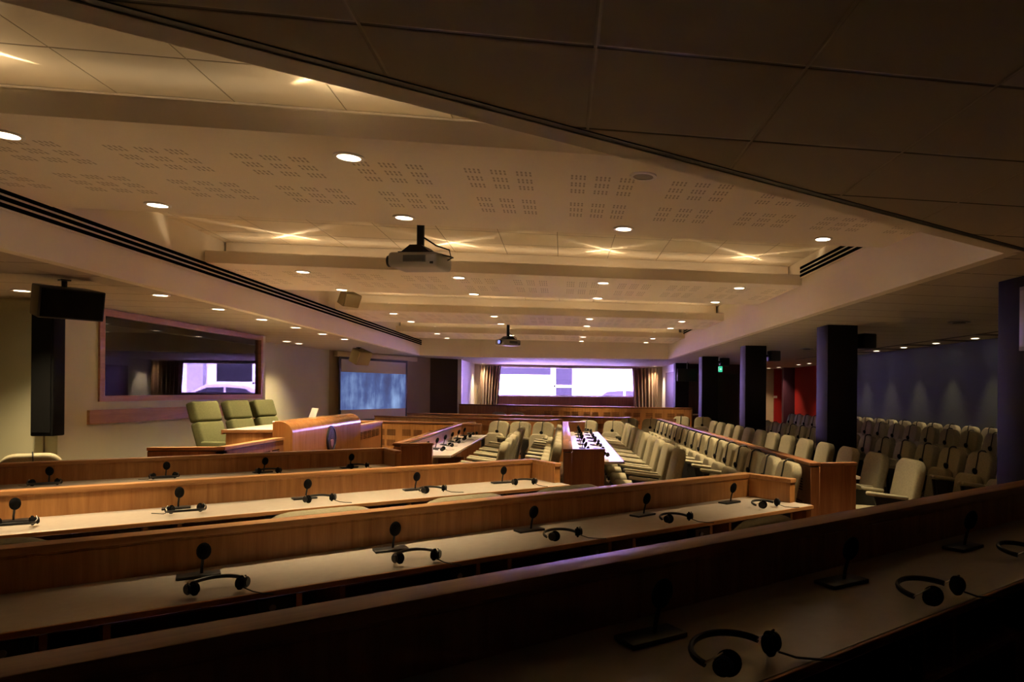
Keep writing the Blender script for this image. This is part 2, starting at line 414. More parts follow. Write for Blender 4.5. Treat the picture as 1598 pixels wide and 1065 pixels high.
# far wall with the window opening
WX0, WX1, WZ0, WZ1 = -2.55, 2.95, 1.34, 2.40
wf = MB()
wf.b2((-3.2, 25.5, 0), (WX0, 25.75, LOW)).b2((WX1, 25.5, 0), (3.75, 25.75, LOW))
wf.b2((WX0, 25.5, WZ1), (WX1, 25.75, LOW)).b2((WX0, 25.5, 0), (WX1, 25.75, WZ0))
struct(wf.build('wall_far', 'wall_beige', smooth=False))
struct(MB().b2((3.75, 22.5, 0), (6.6, 22.65, LOW)).build('wall_far_right', 'wall_dark'))
struct(MB().b2((3.9, 22.42, 0.2), (4.5, 22.5, 2.15), 0.01).build('door_3', 'dark_wood'))
struct(MB().b2((5.0, 22.42, 0.2), (5.7, 22.5, 2.15), 0.01).build('door_4', 'black'))
struct(MB().b2((7.0, -3.1, 0), (7.16, 18.5, LOW)).build('wall_right', 'wall_slate'))
struct(MB().b2((7.0, 18.5, 0), (7.16, 18.62, LOW)).build('trim_2', 'wall_beige'))
struct(MB().b2((6.93, 3, 0.0), (7.0, 18.5, 0.86), 0.008).build('baseboard_right', 'wall_beige'))
struct(MB().b2((-8.5, -3.25, 0), (10, -3.1, HI)).build('wall_near', 'wall_slate'))
lob = MB(); lob.b2((8.3, 18.0, 0), (8.45, 26.4, LOW))
struct(lob.build('wall_lobby_right', 'wall_red'))
struct(MB().b2((6.6, 25.9, 0), (8.0, 26.05, LOW)).build('wall_lobby_far', 'wall_beige'))
struct(MB().b2((8.0, 25.85, 0), (8.3, 26.05, LOW)).build('wall_lobby_red', 'wall_red'))
struct(MB().b2((7.88, 24.3, 0), (8.3, 24.5, LOW)).build('trim_pilaster', plain('plum_paint', (0.06, 0.012, 0.035), 0.6)))
struct(MB().b2((6.55, 22.65, 0), (6.6, 26.0, LOW)).build('wall_lobby_left', 'wall_dark'))
struct(MB().b2((7.16, 17.9, 0), (8.3, 18.0, LOW)).build('wall_lobby_near', 'wall_red'))
# outer skin keeps the daylight out of the voids
struct(MB().b2((-8.5, 25.5, 0), (-3.2, 25.75, HI)).b2((3.75, 26.05, 0), (10, 26.3, HI)).b2((-3.2, 25.5, LOW), (10, 26.3, HI))
       .b2((-8.6, -3.2, 0), (-8.45, 25.7, HI)).b2((9.9, -3.2, 0), (10.05, 26.3, HI)).b2((3.75, 25.5, 0), (3.9, 26.3, LOW)).build('wall_outer', 'facade'))

# perforated ceiling rafts
for i, y0 in enumerate((3.95, 8.2, 12.5, 16.8)):
    wdt = 1.98
    x0 = XL + 0.014
    f0 = MB()
    if i == 0:                              # its near right corner follows the slanted edge of the recess
        f0.prism([(x0, y0), (2.36, y0), (XR - 0.014, y0 + 0.27), (XR - 0.014, y0 + wdt), (x0, y0 + wdt)], 2.85, 2.98, Matrix.Translation((0, -y0, 0)))
    else:
        f0.b2((x0, 0, 2.85), (XR - 0.013 + 0.02 * i, wdt, 2.98))
    o = f0.build('ceiling_raft', 'raft', smooth=False); o.location.y = y0; struct(o)
    u = MB().b2((x0, 0.47, 2.98), (2.6 if i == 0 else XR - .013, wdt - 0.47, HI - 0.003)).build('raft_upstand', 'plaster', o)

# columns
for i, y in enumerate((4.8, 9.0, 13.35, 17.7, 22.0)):
    o = MB().b2((3.54, y, 0), (3.97, y + 0.43, LOW), 0.006).build('column', 'column'); struct(o)

# dark slots that frame the lamp panels along the slate wall
sl_ = MB().b2((6.26, 3.0, LOW - .004), (6.33, 18.4, LOW + .01))
for k in range(11): sl_.b2((6.33, 3.60 + 1.22 * k, LOW - .004), (6.98, 3.86 + 1.22 * k, LOW + .01))
struct(sl_.build('trim_ceiling_slots', 'wall_dark'))

# ------------------------------------------------------------------ the far window, curtains and the street
win = empty_struct('window_1')
MB().b2((WX0, 25.52, WZ0), (WX0 + .06, 25.6, WZ1)).b2((WX1 - .06, 25.52, WZ0), (WX1, 25.6, WZ1)).b2((WX0, 25.52, WZ1 - .05), (WX1, 25.6, WZ1)).b2((WX0, 25.52, WZ0), (WX1, 25.6, WZ0 + .04)).build('window_frame', 'white', win)
MB().b2((WX0, 25.55, WZ0), (WX1, 25.56, WZ1)).build('pane', 'pane', win)
struct(MB().b2((WX0 - .1, 25.3, 0.2), (WX1 + .25, 25.5, 1.34), 0.01).build('trim_window_panelling', 'cherry'))
def curtain(x0, x1, x0b, x1b, label, ph):
    bm = MB(); n, k = 90, 14; g = []
    for j in range(k):
        f = j / (k - 1); a = x0 + (x0b - x0) * f; b = x1 + (x1b - x1) * f
        g.append([bm.bm.verts.new((a + (b - a) * i / n, 25.2 + 0.045 * math.sin(i / n * 46 + ph + 0.4 * math.sin(3 * f)) + 0.015 * math.sin(i / n * 17), 2.40 - 2.15 * f)) for i in range(n + 1)])
    for r0, r1 in zip(g, g[1:]):
        for i in range(n): bm.bm.faces.new((r0[i], r0[i + 1], r1[i + 1], r1[i]))
    o = bm.build('curtain', 'curtain')
    m = o.modifiers.new('thick', 'SOLIDIFY'); m.thickness = 0.006
    return tag(o, label, 'curtain', 'striped curtains at the far window')
curtain(-2.84, -2.12, -2.84, -2.26, 'striped brown and gold curtain at the left end of the bright window', 0.0)
curtain(2.46, 3.40, 2.58, 3.40, 'striped brown and gold curtain at the right end of the bright window', 1.1)
struct(MB().b2((-60, 25.75, -0.1), (60, 60, 0.0)).build('street', 'street'))
fb = thing('building', 'pale street building across the road outside the far window', 'building', (0, 36, 0))
MB().b2((-40, 0, 0), (50, 3, 14)).build('wall', 'facade', fb)
for x0, x1, z0, z1 in ((-0.45, 0.48, 0.8, 6), (5.2, 6.9, 0.4, 4.2), (-3.3, -0.6, 2.35, 3.4), (10, 13, 0.5, 4), (-14, -11, 0.5, 4)):
    f = MB().b2((x0, -0.06, z0), (x1, 0.02, z1)).build('shopfront', 'shop_glass', fb)
    MB().b2((x0 - .02, -0.1, z0), (x0 + .1, -0.05, z1)).b2((x0, -0.1, 1.72), (x1, -0.05, 1.84)).build('glazing_bar', 'white', f)
for x in (7.4,):
    MB().b2((x, -0.25, 0), (x + 0.7, 0.05, 14)).build('pilaster', 'facade_grey', fb)
car = thing('car', 'white saloon car parked in the street outside the far window', 'car', (2.7, 28.4, 0.0), 0)
MB().prism([(-2.1, .3), (2.1, .3), (2.15, .75), (1.95, .95), (1.0, 1.04), (-1.45, 1.06), (-2.0, 1.0), (-2.15, .7)], -0.85, 0.85, Matrix.Translation((0, 0, 0.22)) @ Matrix.Rotation(PI / 2, 4, 'X'), 0.06, 3).build('body', 'car_paint', car)
MB().prism([(1.15, 1.0), (-1.75, 1.0), (-1.1, 1.42), (-.2, 1.5), (.35, 1.45)], -0.72, 0.72, Matrix.Translation((0, 0, 0.22)) @ Matrix.Rotation(PI / 2, 4, 'X'), 0.05, 3).build('cabin', 'car_paint', car)
for s in (-1, 1):
    MB().prism([(.88, 1.08), (-.25, 1.08), (-.25, 1.35), (.32, 1.32)], -0.004, 0.004, Matrix.Translation((0, s * 0.725, 0.22)) @ Matrix.Rotation(PI / 2, 4, 'X')).build('side_window', 'car_glass', car)
    MB().prism([(-.33, 1.08), (-1.3, 1.08), (-.98, 1.30), (-.33, 1.35)], -0.004, 0.004, Matrix.Translation((0, s * 0.725, 0.22)) @ Matrix.Rotation(PI / 2, 4, 'X')).build('side_window', 'car_glass', car)
    for x in (-1.35, 1.3):
        wh = MB().cyl((x, s * 0.78, 0.33), 0.33, 0.2, 28, rot=Matrix.Rotation(PI / 2, 4, 'X'), bev=0.03).build('wheel', 'rubber', car)
        MB().cyl((x, s * 0.885, 0.33), 0.2, 0.02, 20, rot=Matrix.Rotation(PI / 2, 4, 'X')).build('hubcap', 'silver', wh)

# ------------------------------------------------------------------ interpreters' booth on the left
bp0, bp1 = Vector((-5.36, 8.65)), Vector((-5.22, 13.62))
bd = (bp1 - bp0).normalized()
BL = (bp1 - bp0).length
wb = MB()
def bseg(mb, s0, s1, z0, z1, th, off=0.0):
    n = Vector((bd.y, -bd.x))                 # towards the room
    p, q = bp0 + bd * s0 + n * off, bp0 + bd * s1 + n * off
    mb.prism([tuple(p), tuple(q), tuple(q - n * th), tuple(p - n * th)], z0, z1)
S0, S1, BZ0, BZ1 = 0.65, BL - 0.16, 1.37, 2.45
bseg(wb, 0, BL, 0, BZ0, 0.12); bseg(wb, 0, S0, BZ0, LOW, 0.12); bseg(wb, S1, BL, BZ0, LOW, 0.12)
struct(wb.build('wall_booth', 'wall_cream', smooth=False))
w2 = MB(); w2.b2((-7.8, 8.75, 0), (-5.49, 8.85, LOW)).b2((-7.8, 13.42, 0), (-5.43, 13.52, LOW)).b2((-7.9, 8.75, 0), (-7.8, 13.52, LOW))
struct(MB().b2((-6.0, 8.64, 0), (-5.49, 8.749, LOW)).b2((-6.0, 13.521, 0), (-5.425, 13.63, LOW)).build('wall_booth_side', 'wall_cream'))
struct(w2.build('wall_booth_inner', 'booth_dark'))
win2 = empty_struct('window_2')
f = MB(); bseg(f, S0 - .02, S1 + .02, BZ0 - .02, BZ0 + .05, 0.10, 0.02); bseg(f, S0 - .02, S1 + .02, BZ1 - .08, BZ1, 0.10, 0.02)
bseg(f, S0 - .02, S0 + .07, BZ0 + .05, BZ1 - .08, 0.10, 0.02); bseg(f, S1 - .04, S1 + .02, BZ0 + .05, BZ1 - .08, 0.10, 0.02)
f.build('window_frame', 'frame_wood', win2, smooth=False)
f = MB(); bseg(f, S0 + .07, S1 - .04, BZ0 + .05, BZ1 - .08, 0.012, -0.03); f.build('pane', 'booth_pane', win2, smooth=False)
f = MB(); bseg(f, 0.45, BL - .02, 1.09, 1.255, 0.03, 0.03)
tag(f.build('wall_rail_board', 'frame_wood', smooth=False), 'long plain wooden board fixed on the left wall below the booth window', 'wall board')
for (c, d, lb) in (((-5.37, 8.52, 1.70), (0.21, 0.18, 1.4), 'tall black column loudspeaker hung at the near end of the booth window'),
                   ((-5.43, 13.74, 1.70), (0.26, 0.18, 1.4), 'tall black column loudspeaker hung at the far end of the booth window')):
    t = thing('column_speaker', lb, 'speaker', (c[0], c[1], 1.0))
    MB().box((0, 0, .7), d, 0.012).build('cabinet', 'grille', t)
    MB().box((0, -d[1] / 2 - .006, .7), (d[0] - .04, .012, 1.32)).build('grille', 'grille', t)

# projection screen on the angled wall
sd = Vector((1.7, 3.4)).normalized(); sn = Vector((sd.y, -sd.x)); sp0 = Vector((-5.5, 18.0))
def sw(s, off): v = sp0 + sd * s + sn * off; return v
ps = thing('projection_screen', 'white roll-down projection screen showing a blue streaky picture on the angled wall', 'screen', (*sw(0.25, 0.10), 0.75), math.atan2(sd.y, sd.x))
SWD, SHT = 2.35, 1.60
MB().b2((-.05, -.004, 0), (SWD + .07, 0.004, SHT - .02)).build('border', 'black', ps)
MB().b2((0.02, -.007, 0.02), (SWD, -.0045, SHT - .09)).build('fabric', 'screen', ps)
MB().b2((0.0, -.010, 0.27), (SWD, -.0075, 1.20)).build('picture', 'picture', ps)
MB().b2((-.16, -.06, SHT - .03), (SWD + .42, 0.06, SHT + .09), 0.01).build('housing', 'wall_beige', ps)

# ------------------------------------------------------------------ lamps
def spot(name, power, size, parent, loc, rot=(0, 0, 0), blend=1.0, col=WARM, rad=0.045):
    l = bpy.data.lights.new(name, 'SPOT'); l.energy = power; l.spot_size = R_(size); l.spot_blend = blend
    l.color = col; l.shadow_soft_size = rad
    o = bpy.data.objects.new(name, l); COL.objects.link(o); o.parent = parent; o.location = loc; o.rotation_euler = rot
    return o
def downlight(power, size, col=WARM, lit=True):
    t = thing('downlight', 'x', 'ceiling light')
    MB().ring((0, 0, -0.004), 0.082, 0.062, 0.012, 28).build('trim_ring', 'white', t)
    MB().cyl((0, 0, -0.003), 0.062, 0.006, 28).build('lens', 'lens' if lit else 'lens_dull', t)
    if lit: spot('lamp', power, size, t, (0, 0, -0.02), col=col)
    return Proto(t)
LX = (-2.9, -1.21, 0.475, 2.18)
side = ('leftmost', 'second from left', 'third from left', 'rightmost')
raftn = ('nearest', 'second', 'third', 'farthest')
dl, dl_far = downlight(P_RAFT, 73), downlight(P_RAFT_FAR, 76)
for r, y0 in enumerate((4.0, 8.29, 12.59, 16.88)):
    for e, dy in enumerate((0.27, 1.68)):
        for k, x in enumerate(LX):
            if (r, e, k) == (0, 0, 2): continue
            (dl if r == 0 else dl_far).put((x, y0 + dy, 2.85), 0, f'lit downlight, {side[k]} along the {("near", "far")[e]} edge of the {raftn[r]} ceiling raft', 'downlights in the perforated ceiling rafts')
off = downlight(0, 0, lit=False)
off.put((0.475, 4.27, 2.85), 0, 'unlit grey downlight in the nearest ceiling raft, third from left', 'downlights in the perforated ceiling rafts')
da = downlight(P_AISLE, 95)
for k in range(6):
    da.put((-4.0, 7.9 + 1.21 * k, LOW), 0, f'{ORD[k]} lit downlight from the near end over the left aisle', 'downlights over the left aisle')
da.put((-5.19, 7.87, LOW), 0, 'lit downlight beside the black loudspeaker, nearest the left wall', 'downlights over the left aisle')
da.put((-5.35, 14.95, LOW), 0, 'nearer of two lit downlights beyond the booth window by the left wall', 'downlights over the left aisle')
da.put((-5.33, 15.55, LOW), 0, 'farther of two lit downlights beyond the booth window by the left wall', 'downlights over the left aisle')
dw = downlight(P_WALL, 62)
for k in range(10):
    dw.put((6.66, 4.35 + 1.22 * k, LOW), 0, f'{ORD[k]} lit downlight from the near end of the row along the slate wall', 'downlights along the slate wall')
dk = downlight(P_LOBBY, 90)
for k, (x, y) in enumerate(((7.5, 20.6), (7.5, 21.6), (7.62, 24.1), (7.55, 25.1))):
    dk.put((x, y, LOW), 0, f'{ORD[k]} lit downlight from the near end before the red lobby wall', 'downlights in the red lobby')
dc = downlight(P_CURTAIN, 95)
dc.put((-2.72, 25.0, LOW), 0, 'warm downlight over the left curtain of the bright window', 'downlights over the curtains')
dc.put((3.25, 25.0, LOW), 0, 'warm downlight over the right curtain of the bright window', 'downlights over the curtains')
# uplights sunk behind the front lip of each raft; their faceted reflectors throw a four-armed star on the tiles
up = thing('uplight', 'x', 'ceiling light')
MB().cyl((0, 0, 0.012), 0.04, 0.024, 20).build('housing', 'white', up)
MB().cyl((0, 0, 0.026), 0.034, 0.004, 20).build('lens', 'glow_up', up)
ul = spot('lamp', P_UP, 165, up, (0, 0, 0.035), (PI + R_(35), 0, 0), 0.35, (1.0, 0.74, 0.42), 0.008)
ul.data.use_nodes = True
nt = ul.data.node_tree; q = NM(nt)
tc = nt.nodes.new('ShaderNodeTexCoord'); sp = nt.nodes.new('ShaderNodeSeparateXYZ'); nt.links.new(tc.outputs['Normal'], sp.inputs[0])
az = q.f('MAXIMUM', q.f('ABSOLUTE', sp.outputs[2]), 0.02)
px_, py_ = q.f('DIVIDE', sp.outputs[0], az), q.f('DIVIDE', sp.outputs[1], az)
rr = q.f('ADD', q.f('MULTIPLY', px_, px_), q.f('MULTIPLY', py_, py_))
boost = q.f('POWER', q.f('ADD', rr, 1.0), 1.6)
def arm(sg):
    d = q.f('MULTIPLY', q.f('ADD', py_, q.f('MULTIPLY', px_, 0.75 * sg)), 1 / 0.12)
    return q.f('EXPONENT', q.f('MULTIPLY', q.f('MULTIPLY', d, d), -1.0))
arms = q.f('MULTIPLY', q.f('MULTIPLY', q.f('ADD', arm(1), arm(-1)), boost), q.f('EXPONENT', q.f('MULTIPLY', rr, -0.35)))
em_ = nt.nodes['Emission'] if 'Emission' in nt.nodes else nt.nodes.new('ShaderNodeEmission')
nt.links.new(q.f('ADD', q.f('MULTIPLY', arms, 1.3), 0.25), em_.inputs['Strength'])
up = Proto(up)
for r, y0 in enumerate((3.95, 8.2, 12.5, 16.8)):
    for k, x in enumerate(LX):
        if r == 0 and k == 3: continue
        up.put((x, y0 + 0.07, 2.957), 0, f'small uplight on the front lip of the {raftn[r]} ceiling raft, {side[k]}', 'uplights on the ceiling rafts')
for r, y0 in enumerate((3.95, 8.2, 12.5, 16.8)):
    t = thing('cove_light', f'warm strip light hidden behind the front lip of the {raftn[r]} ceiling raft', 'ceiling light', (XL + .1, y0 + 0.2, 2.98), 0, 'strip lights on the ceiling rafts')
    Lc = 5.9 if r == 0 else XR - XL - .2
    MB().b2((0, -.012, 0), (Lc, .012, .003)).build('batten', 'white', t)
    MB().b2((0.02, -.007, .003), (Lc - .02, .007, .006)).build('tube', 'cove_glow_dim' if r == 0 else 'cove_glow', t)

# slot air diffusers in the recess faces
def slots(x, y0, y1, z0, sgn, label):
    t = thing('air_diffuser', label, 'air diffuser', (x, y0, z0), 0, 'slot air diffusers in the ceiling recess')
    L = y1 - y0
    MB().b2((0, 0, 0), (sgn * 0.010, L, 0.15)).build('frame', 'plaster', t)
    for k in range(3):
        MB().b2((sgn * 0.008, 0.02, 0.014 + k * 0.047), (sgn * 0.017, L - 0.02, 0.044 + k * 0.047)).build('slot', 'void', t)
slots(XL + .012, 2.6, 19.7, 2.715, 1, 'long three-slot black air diffuser running along the left face of the ceiling recess')
slots(XR - .01, 5.95, 8.19, 2.93, -1, 'short three-slot air diffuser on the right recess face behind the nearest raft')
slots(XR + .02, 14.6, 16.75, 2.93, -1, 'short three-slot air diffuser on the right recess face, farther one')
dd = thing('ceiling_vent', 'x', 'ceiling vent')
MB().cyl((0, 0, -.006), 0.14, 0.012, 28).build('disc', 'grey_plastic', dd); MB().cyl((0, 0, -.016), 0.08, 0.012, 24).build('core', 'black', dd)
dd = Proto(dd)
for k, (x, y) in enumerate(((5.0, 8.2), (5.0, 11.0), (5.0, 13.9), (5.1, 16.8))):
    dd.put((x, y, LOW), 0, f'{ORD[k]} dark round ceiling vent from the near end right of the black columns', 'round vents in the right-hand ceiling')

# ------------------------------------------------------------------ ceiling equipment
def projector(loc, rz, label, zt):
    t = thing('projector', label, 'projector', loc, rz, 'ceiling projectors')
    b = MB().box((0, 0, .085), (.44, .32, .13), .035, 4).build('body', 'silver', t)
    MB().box((.02, -.155, .09), (.2, .02, .06), .004).build('vent_grille', 'grey_plastic', b)
    for k in range(6): MB().box((.02, -.167, .068 + k * .009), (.19, .004, .003)).build('vent_slat', 'black', b)
    MB().cyl((-.235, -.05, .085), .05, .05, 28, rot=Matrix.Rotation(PI / 2, 4, 'Y')).build('lens_barrel', 'black', t)
    MB().cyl((-.262, -.05, .085), .036, .01, 24, rot=Matrix.Rotation(PI / 2, 4, 'Y')).build('lens', 'blue_lens', t)
    MB().box((.17, -.156, .055), (.03, .012, .02)).build('socket', 'black', b)
    MB().prism([(-.14, .15), (.14, .15), (.05, .22), (-.05, .22)], -.1, .1, Matrix.Rotation(PI / 2, 4, 'X')).box((.14, .02, .165), (.28, .05, .012), rot=Matrix.Rotation(R_(14), 4, 'Y')).box((0, 0, .155), (.3, .22, .012)).build('mount_bracket', 'black_metal', t)
    MB().cyl((0, 0, (.2 + zt) / 2), .032, zt - .2, 20).build('pole', 'black_metal', t)
    MB().tube([(.2, .05, .1), (.25, .06, .13), (.24, .04, .2), (.14, 0, .23), (.03, 0, .3)], .007).build('cable', 'black', t)
projector((-1.23, 6.42, EYE + 1.03), R_(-14), 'silver projector hanging on a black pole from the ceiling, nearer one', HI - EYE - 1.03)
projector((-1.15, 15.3, EYE + .94), R_(40), 'dark projector hanging from the ceiling before the far window, farther one', HI - EYE - .94)

def speaker(loc, rz, tilt, d, mat, label, drop):
    t = thing('loudspeaker', label, 'speaker', loc, rz)
    rt = Matrix.Rotation(tilt, 4, 'X')
    w_, dp, h = d
    c = MB().prism([(-w_ / 2, dp / 2), (w_ / 2, dp / 2), (w_ * .42, -dp / 2), (-w_ * .42, -dp / 2)], -h / 2, h / 2, rt, .012).build('cabinet', mat, t)
    MB().box(rt @ Vector((0, dp / 2 + .006, 0)), (w_ * .93, .012, h * .9), .004, rot=rt).build('grille', 'grille' if mat == 'black' else mat, t)
    MB().cyl((0, -.03, h / 2 + drop / 2 - .02), .02, drop + .04, 14).build('pole', 'black_metal', t)
    MB().box((0, -.03, h / 2 + drop - .006), (.07, .07, .012)).build('ceiling_plate', 'black_metal', t)
speaker((-4.21, 6.88, 2.245), R_(-130), R_(-10), (.45, .28, .26), 'black', 'big black loudspeaker hanging over the left aisle near the booth window', .07)
speaker((-4.25, 15.9, 2.22), R_(-120), R_(-22), (.34, .26, .30), 'tan', 'lamplit tan loudspeaker hanging in front of the projection screen', .05)
speaker((-3.45, 12.25, 3.0), R_(-125), R_(-25), (.3, .18, .22), 'tan', 'small grey loudspeaker in the ceiling recess above the left slot diffuser', .03)
for k, (y, z) in enumerate(((9.12, 2.26), (13.47, 2.27), (17.82, 2.33))):
    t = thing('wall_speaker', f'small black loudspeaker on the side of the {ORD[k]} black column from the near end', 'speaker', (3.97, y, z), 0, 'loudspeakers on the columns')
    MB().box((.20, .05, 0), (.22, .2, .21), .02, rot=Matrix.Rotation(R_(12), 4, 'Z')).build('cabinet', 'black', t)
    MB().box((.05, .05, 0), (.1, .05, .05)).build('bracket', 'black_metal', t)
t = thing('wall_panel', 'thin grey panel fixed high on the left side of the nearest black column', 'panel', (3.53, 4.865, 2.12))
MB().box((0, 0, 0), (.02, .13, .5), .004).build('plate', 'grey_plastic', t); MB().box((-.012, 0, 0), (.006, .10, .44), .002).build('inset', 'silver', t)

ex = thing('exit_sign', 'small lit green exit sign hanging beside the third black column', 'exit sign', (4.38, 19.6, 2.13), R_(-6))
MB().box((0, 0, .07), (.26, .04, .16), .006).build('case', 'exit_green', ex)
pc = MB().b2((-.1, -.024, .02), (-.045, -.021, .12)).ball((.01, -.0225, .125), (.022, .003, .022), n=10)
pc.tube([(.012, -.0225, .11), (.0, -.0225, .075), (-.02, -.0225, .055), (-.035, -.0225, .03)], .006, 6).tube([(.0, -.0225, .075), (.02, -.0225, .055), (.018, -.0225, .028)], .006, 6).tube([(-.02, -.0225, .1), (.01, -.0225, .105), (.03, -.0225, .085)], .005, 6)
pc.prism([(.05, .07), (.075, .045), (.075, .06), (.11, .06), (.11, .08), (.075, .08), (.075, .095)], -.001, .001, Matrix.Translation((0, -.0225, 0)) @ Matrix.Rotation(PI / 2, 4, 'X'))
pc.build('pictogram', 'exit_white', ex)
MB().b2((-.09, -.006, .15), (-.08, .006, LOW - 2.13)).b2((.08, -.006, .15), (.09, .006, LOW - 2.13)).build('hanger', 'black_metal', ex)
tv = thing('monitor', 'black flat monitor hanging high beside the far right corner of the window bay', 'monitor', (3.72, 20.9, 1.93))
MB().box((0, 0, .12), (.62, .06, .38), .01).build('screen', 'black', tv); MB().cyl((0, .03, .42), .015, .24, 12).build('pole', 'silver', tv)
for k, (x, y, rz, nm) in enumerate(((8.29, 21.6, PI / 2, 'white switch plate on the red lobby wall'), (8.05, 25.843, 0, 'white switch plate beside the beige lobby wall'))):
    t = thing('light_switch', nm, 'switch', (x, y, 1.38), rz)
    MB().box((0, 0, 0), (.15, .012, .09), .004).build('plate', 'white', t); MB().box((0, -.008 if rz == 0 else .008, 0), (.03, .01, .045), .002).build('rocker', 'white', t)

# ------------------------------------------------------------------ bench desks
def bench(label, org, rz, L, dep, fz, wt, top, ends=(), setback=0.0, mats=('oak', 'oak_cap'), ret=0.38, vents=0, units=True, seat=0.745, ph=0.3, front_seams=()):
    """local x along the row, +y the front (panel) side, sitters on -y"""
    t = thing('bench_desk', label, 'desk', (*org, fz), rz)
    pm, cm = mats
    fp = MB(); xs = [0.0, *front_seams, L]
    for a, b in zip(xs, xs[1:]): fp.b2((a + .0002, .006, 0), (b - .0002, .084, top - .04), .002, 1)
    fp = fp.build('front_panel', pm, t)
    MB().b2((0, -.004, top - .03), (L, .096, top), .004).build('cap_rail', cm, t)
    if cm == 'cherry_cap': MB().b2((.01, .012, top - .042), (L - .01, .078, top - .028)).build('shadow_gap', 'black', t)  # black strip paints the shadow line under the cap
    else: MB().b2((.01, .008, top - .042), (L - .01, .082, top - .028)).build('cap_bead', pm, t)
    x0 = setback if 0 in ends else 0.0; x1 = L - (setback if 1 in ends else 0)
    MB().b2((x0, -dep + .012, wt - .028), (x1, .006, wt), .002, 1).build('worktop', 'laminate', t)
    MB().b2((x0, -dep, wt - .024), (x1, -dep + .0118, wt - .0008), .002, 1).build('edge_strip', cm, t)
    for e in ends:
        xa, xb = (0.0, .055) if e == 0 else (L - .055, L)
        if ret:
            MB().b2((xa, -ret, 0 if setback else wt + .0005), (xb, .005, top - .03), .002, 1).build('end_panel', pm, t)
            MB().b2((xa - .006 if e == 0 else xa - .002, -ret - .008, top - .029), (xb + .002 if e == 0 else xb + .006, -.005, top - .001), .003, 1).build('end_cap', cm, t)
        if not setback:
            MB().b2((xa, -dep + .02, 0), (xb, .004, wt - .035), .002, 1).build('side_panel', pm, t)
    # open shelf with dividers and black listening units under the worktop
    if units: MB().b2((x0 + .06, -dep + .04, wt - .20), (x1 - .06, .004, wt - .182)).build('shelf', cm, t)
    x = x0 + ph
    while units and x < x1 - .15:
        for dx in (0.14, 0.30):
            if x + dx < x1 - .08: MB().b2((x + dx - .01, -dep + .03, wt - .181), (x + dx + .01, -.02, wt - .035)).build('divider', cm, t)
        u = MB().b2((x, -dep + .02, wt - .179), (x + .12, -dep + .1, wt - .036), .004, 1).build('listening_unit', 'black', t)
        MB().cyl((x + .045, -dep + .016, wt - .07), .012, .012, 14, rot=Matrix.Rotation(PI / 2, 4, 'X')).build('knob', 'grey_plastic', u)
        MB().cyl((x + .045, -dep + .016, wt - .115), .006, .010, 10, rot=Matrix.Rotation(PI / 2, 4, 'X')).build('socket', 'chrome', u)
        x += seat
    n = max(1, int(L / 2))
    for k in range(1, n):
        MB().b2((L * k / n - .015, -dep + .12, 0), (L * k / n + .015, .004, wt - .201)).build('support_panel', pm, t)
    for k in range(vents):
        cx = .45 + k * .62
        if cx > L - .4: break
        g = MB()
        for r in range(2):
            for c in range(2):
                for s in range(5):
                    g.b2((cx - .24 + c * .26, .0835, top - .17 - r * .2 - s * .024), (cx - .04 + c * .26, .087, top - .160 - r * .2 - s * .024))
        g.build('vent_grille', 'slit', fp)
    return t
def near_org(anchor, deg, L, dep):
    T = Vector((math.cos(R_(deg)), math.sin(R_(deg)))); N = Vector((-T.y, T.x))
    return Vector(anchor) - T * L + N * dep, T, N
def far_org(anchor, deg, dep):
    T = Vector((-math.cos(R_(deg)), math.sin(R_(deg)))); N = Vector((-math.sin(R_(deg)), -math.cos(R_(deg))))
    return Vector((anchor[0], MIR - anchor[1])) + N * dep, T, N
NEAR = []
for (lab, anc, deg, L, dep, fz, wt, top, seams) in (
    ('dark long oak bench desk nearest the camera, crossing the bottom right corner', pn(0.93, 4.9), 31, 7.4, .47, 0.2, 0.75, 0.905, (2.4, 4.9)),
    ('oak bench desk, second row from the camera, with a return at its right end', (1.722, 4.613), 31, 6.6, .57, 0, .745, .915, (2.2, 4.55)),
    ('long oak bench desk in the third row from the camera, brightly lit cream worktop', (0.07, 5.882), 29.5, 6.2, .57, 0, .745, .912, (2.0, 4.1)),
    ('long oak bench desk in the fourth row from the camera, before the speakers\' platform', (-1.542, 7.321), 28.5, 4.5, .50, 0, .745, .912, (2.25,))):
    o, T, N = near_org(anc, deg, L, dep)
    bench(lab, o, R_(deg), L, dep, fz, wt, top, ends=(1,), ret=.40, front_seams=seams)
    NEAR.append((o, T, N, deg, L, dep, fz + wt))
FAR = []
for (lab, anc, deg, L, dep, fz, wt, top, ends) in (
    ('nearest of the far oak bench desks, its vented front facing the left bench desk', (-1.575, 7.45), 29.5, 3.0, .5, 0, .745, .925, (0,)),
    ('far oak bench desk, second of the slanted rows beyond the side seats', (.063, 5.88), 29.5, 4.6, .57, 0, .745, .925, (0,)),
    ('far oak bench desk, third of the slanted rows beyond the side seats', (1.70, 4.59), 30, 6.2, .57, 0, .745, .925, (0,)),
    ('farthest oak bench desk on the raised tier below the bright window', pn(.93, 4.7), 31, 7.3, .47, .2, .75, .925, ())):
    o, T, N = far_org(anc, deg, dep)
    b = bench(lab, o, R_(180 - deg), L, dep, fz, wt, top, ends=ends, mats=('oak', 'cherry_cap'), vents=7, units=False, ret=.40)
    FAR.append((o, T, N, deg, L, dep))
MID = dict(M=(0.015, 7.33, 14.02, .60), L=(-1.86, 8.27, 13.1, .5), R=(2.10, 5.72, 15.6, .64))
bench('middle bench desk running towards the window, white worktop crowded with microphones', (MID['M'][0] + .09, MID['M'][1]), PI / 2, MID['M'][2] - MID['M'][1], .58, 0, .745, .925, ends=(0, 1), setback=.45, mats=('cherry', 'cherry_cap'), ret=.33, units=False)
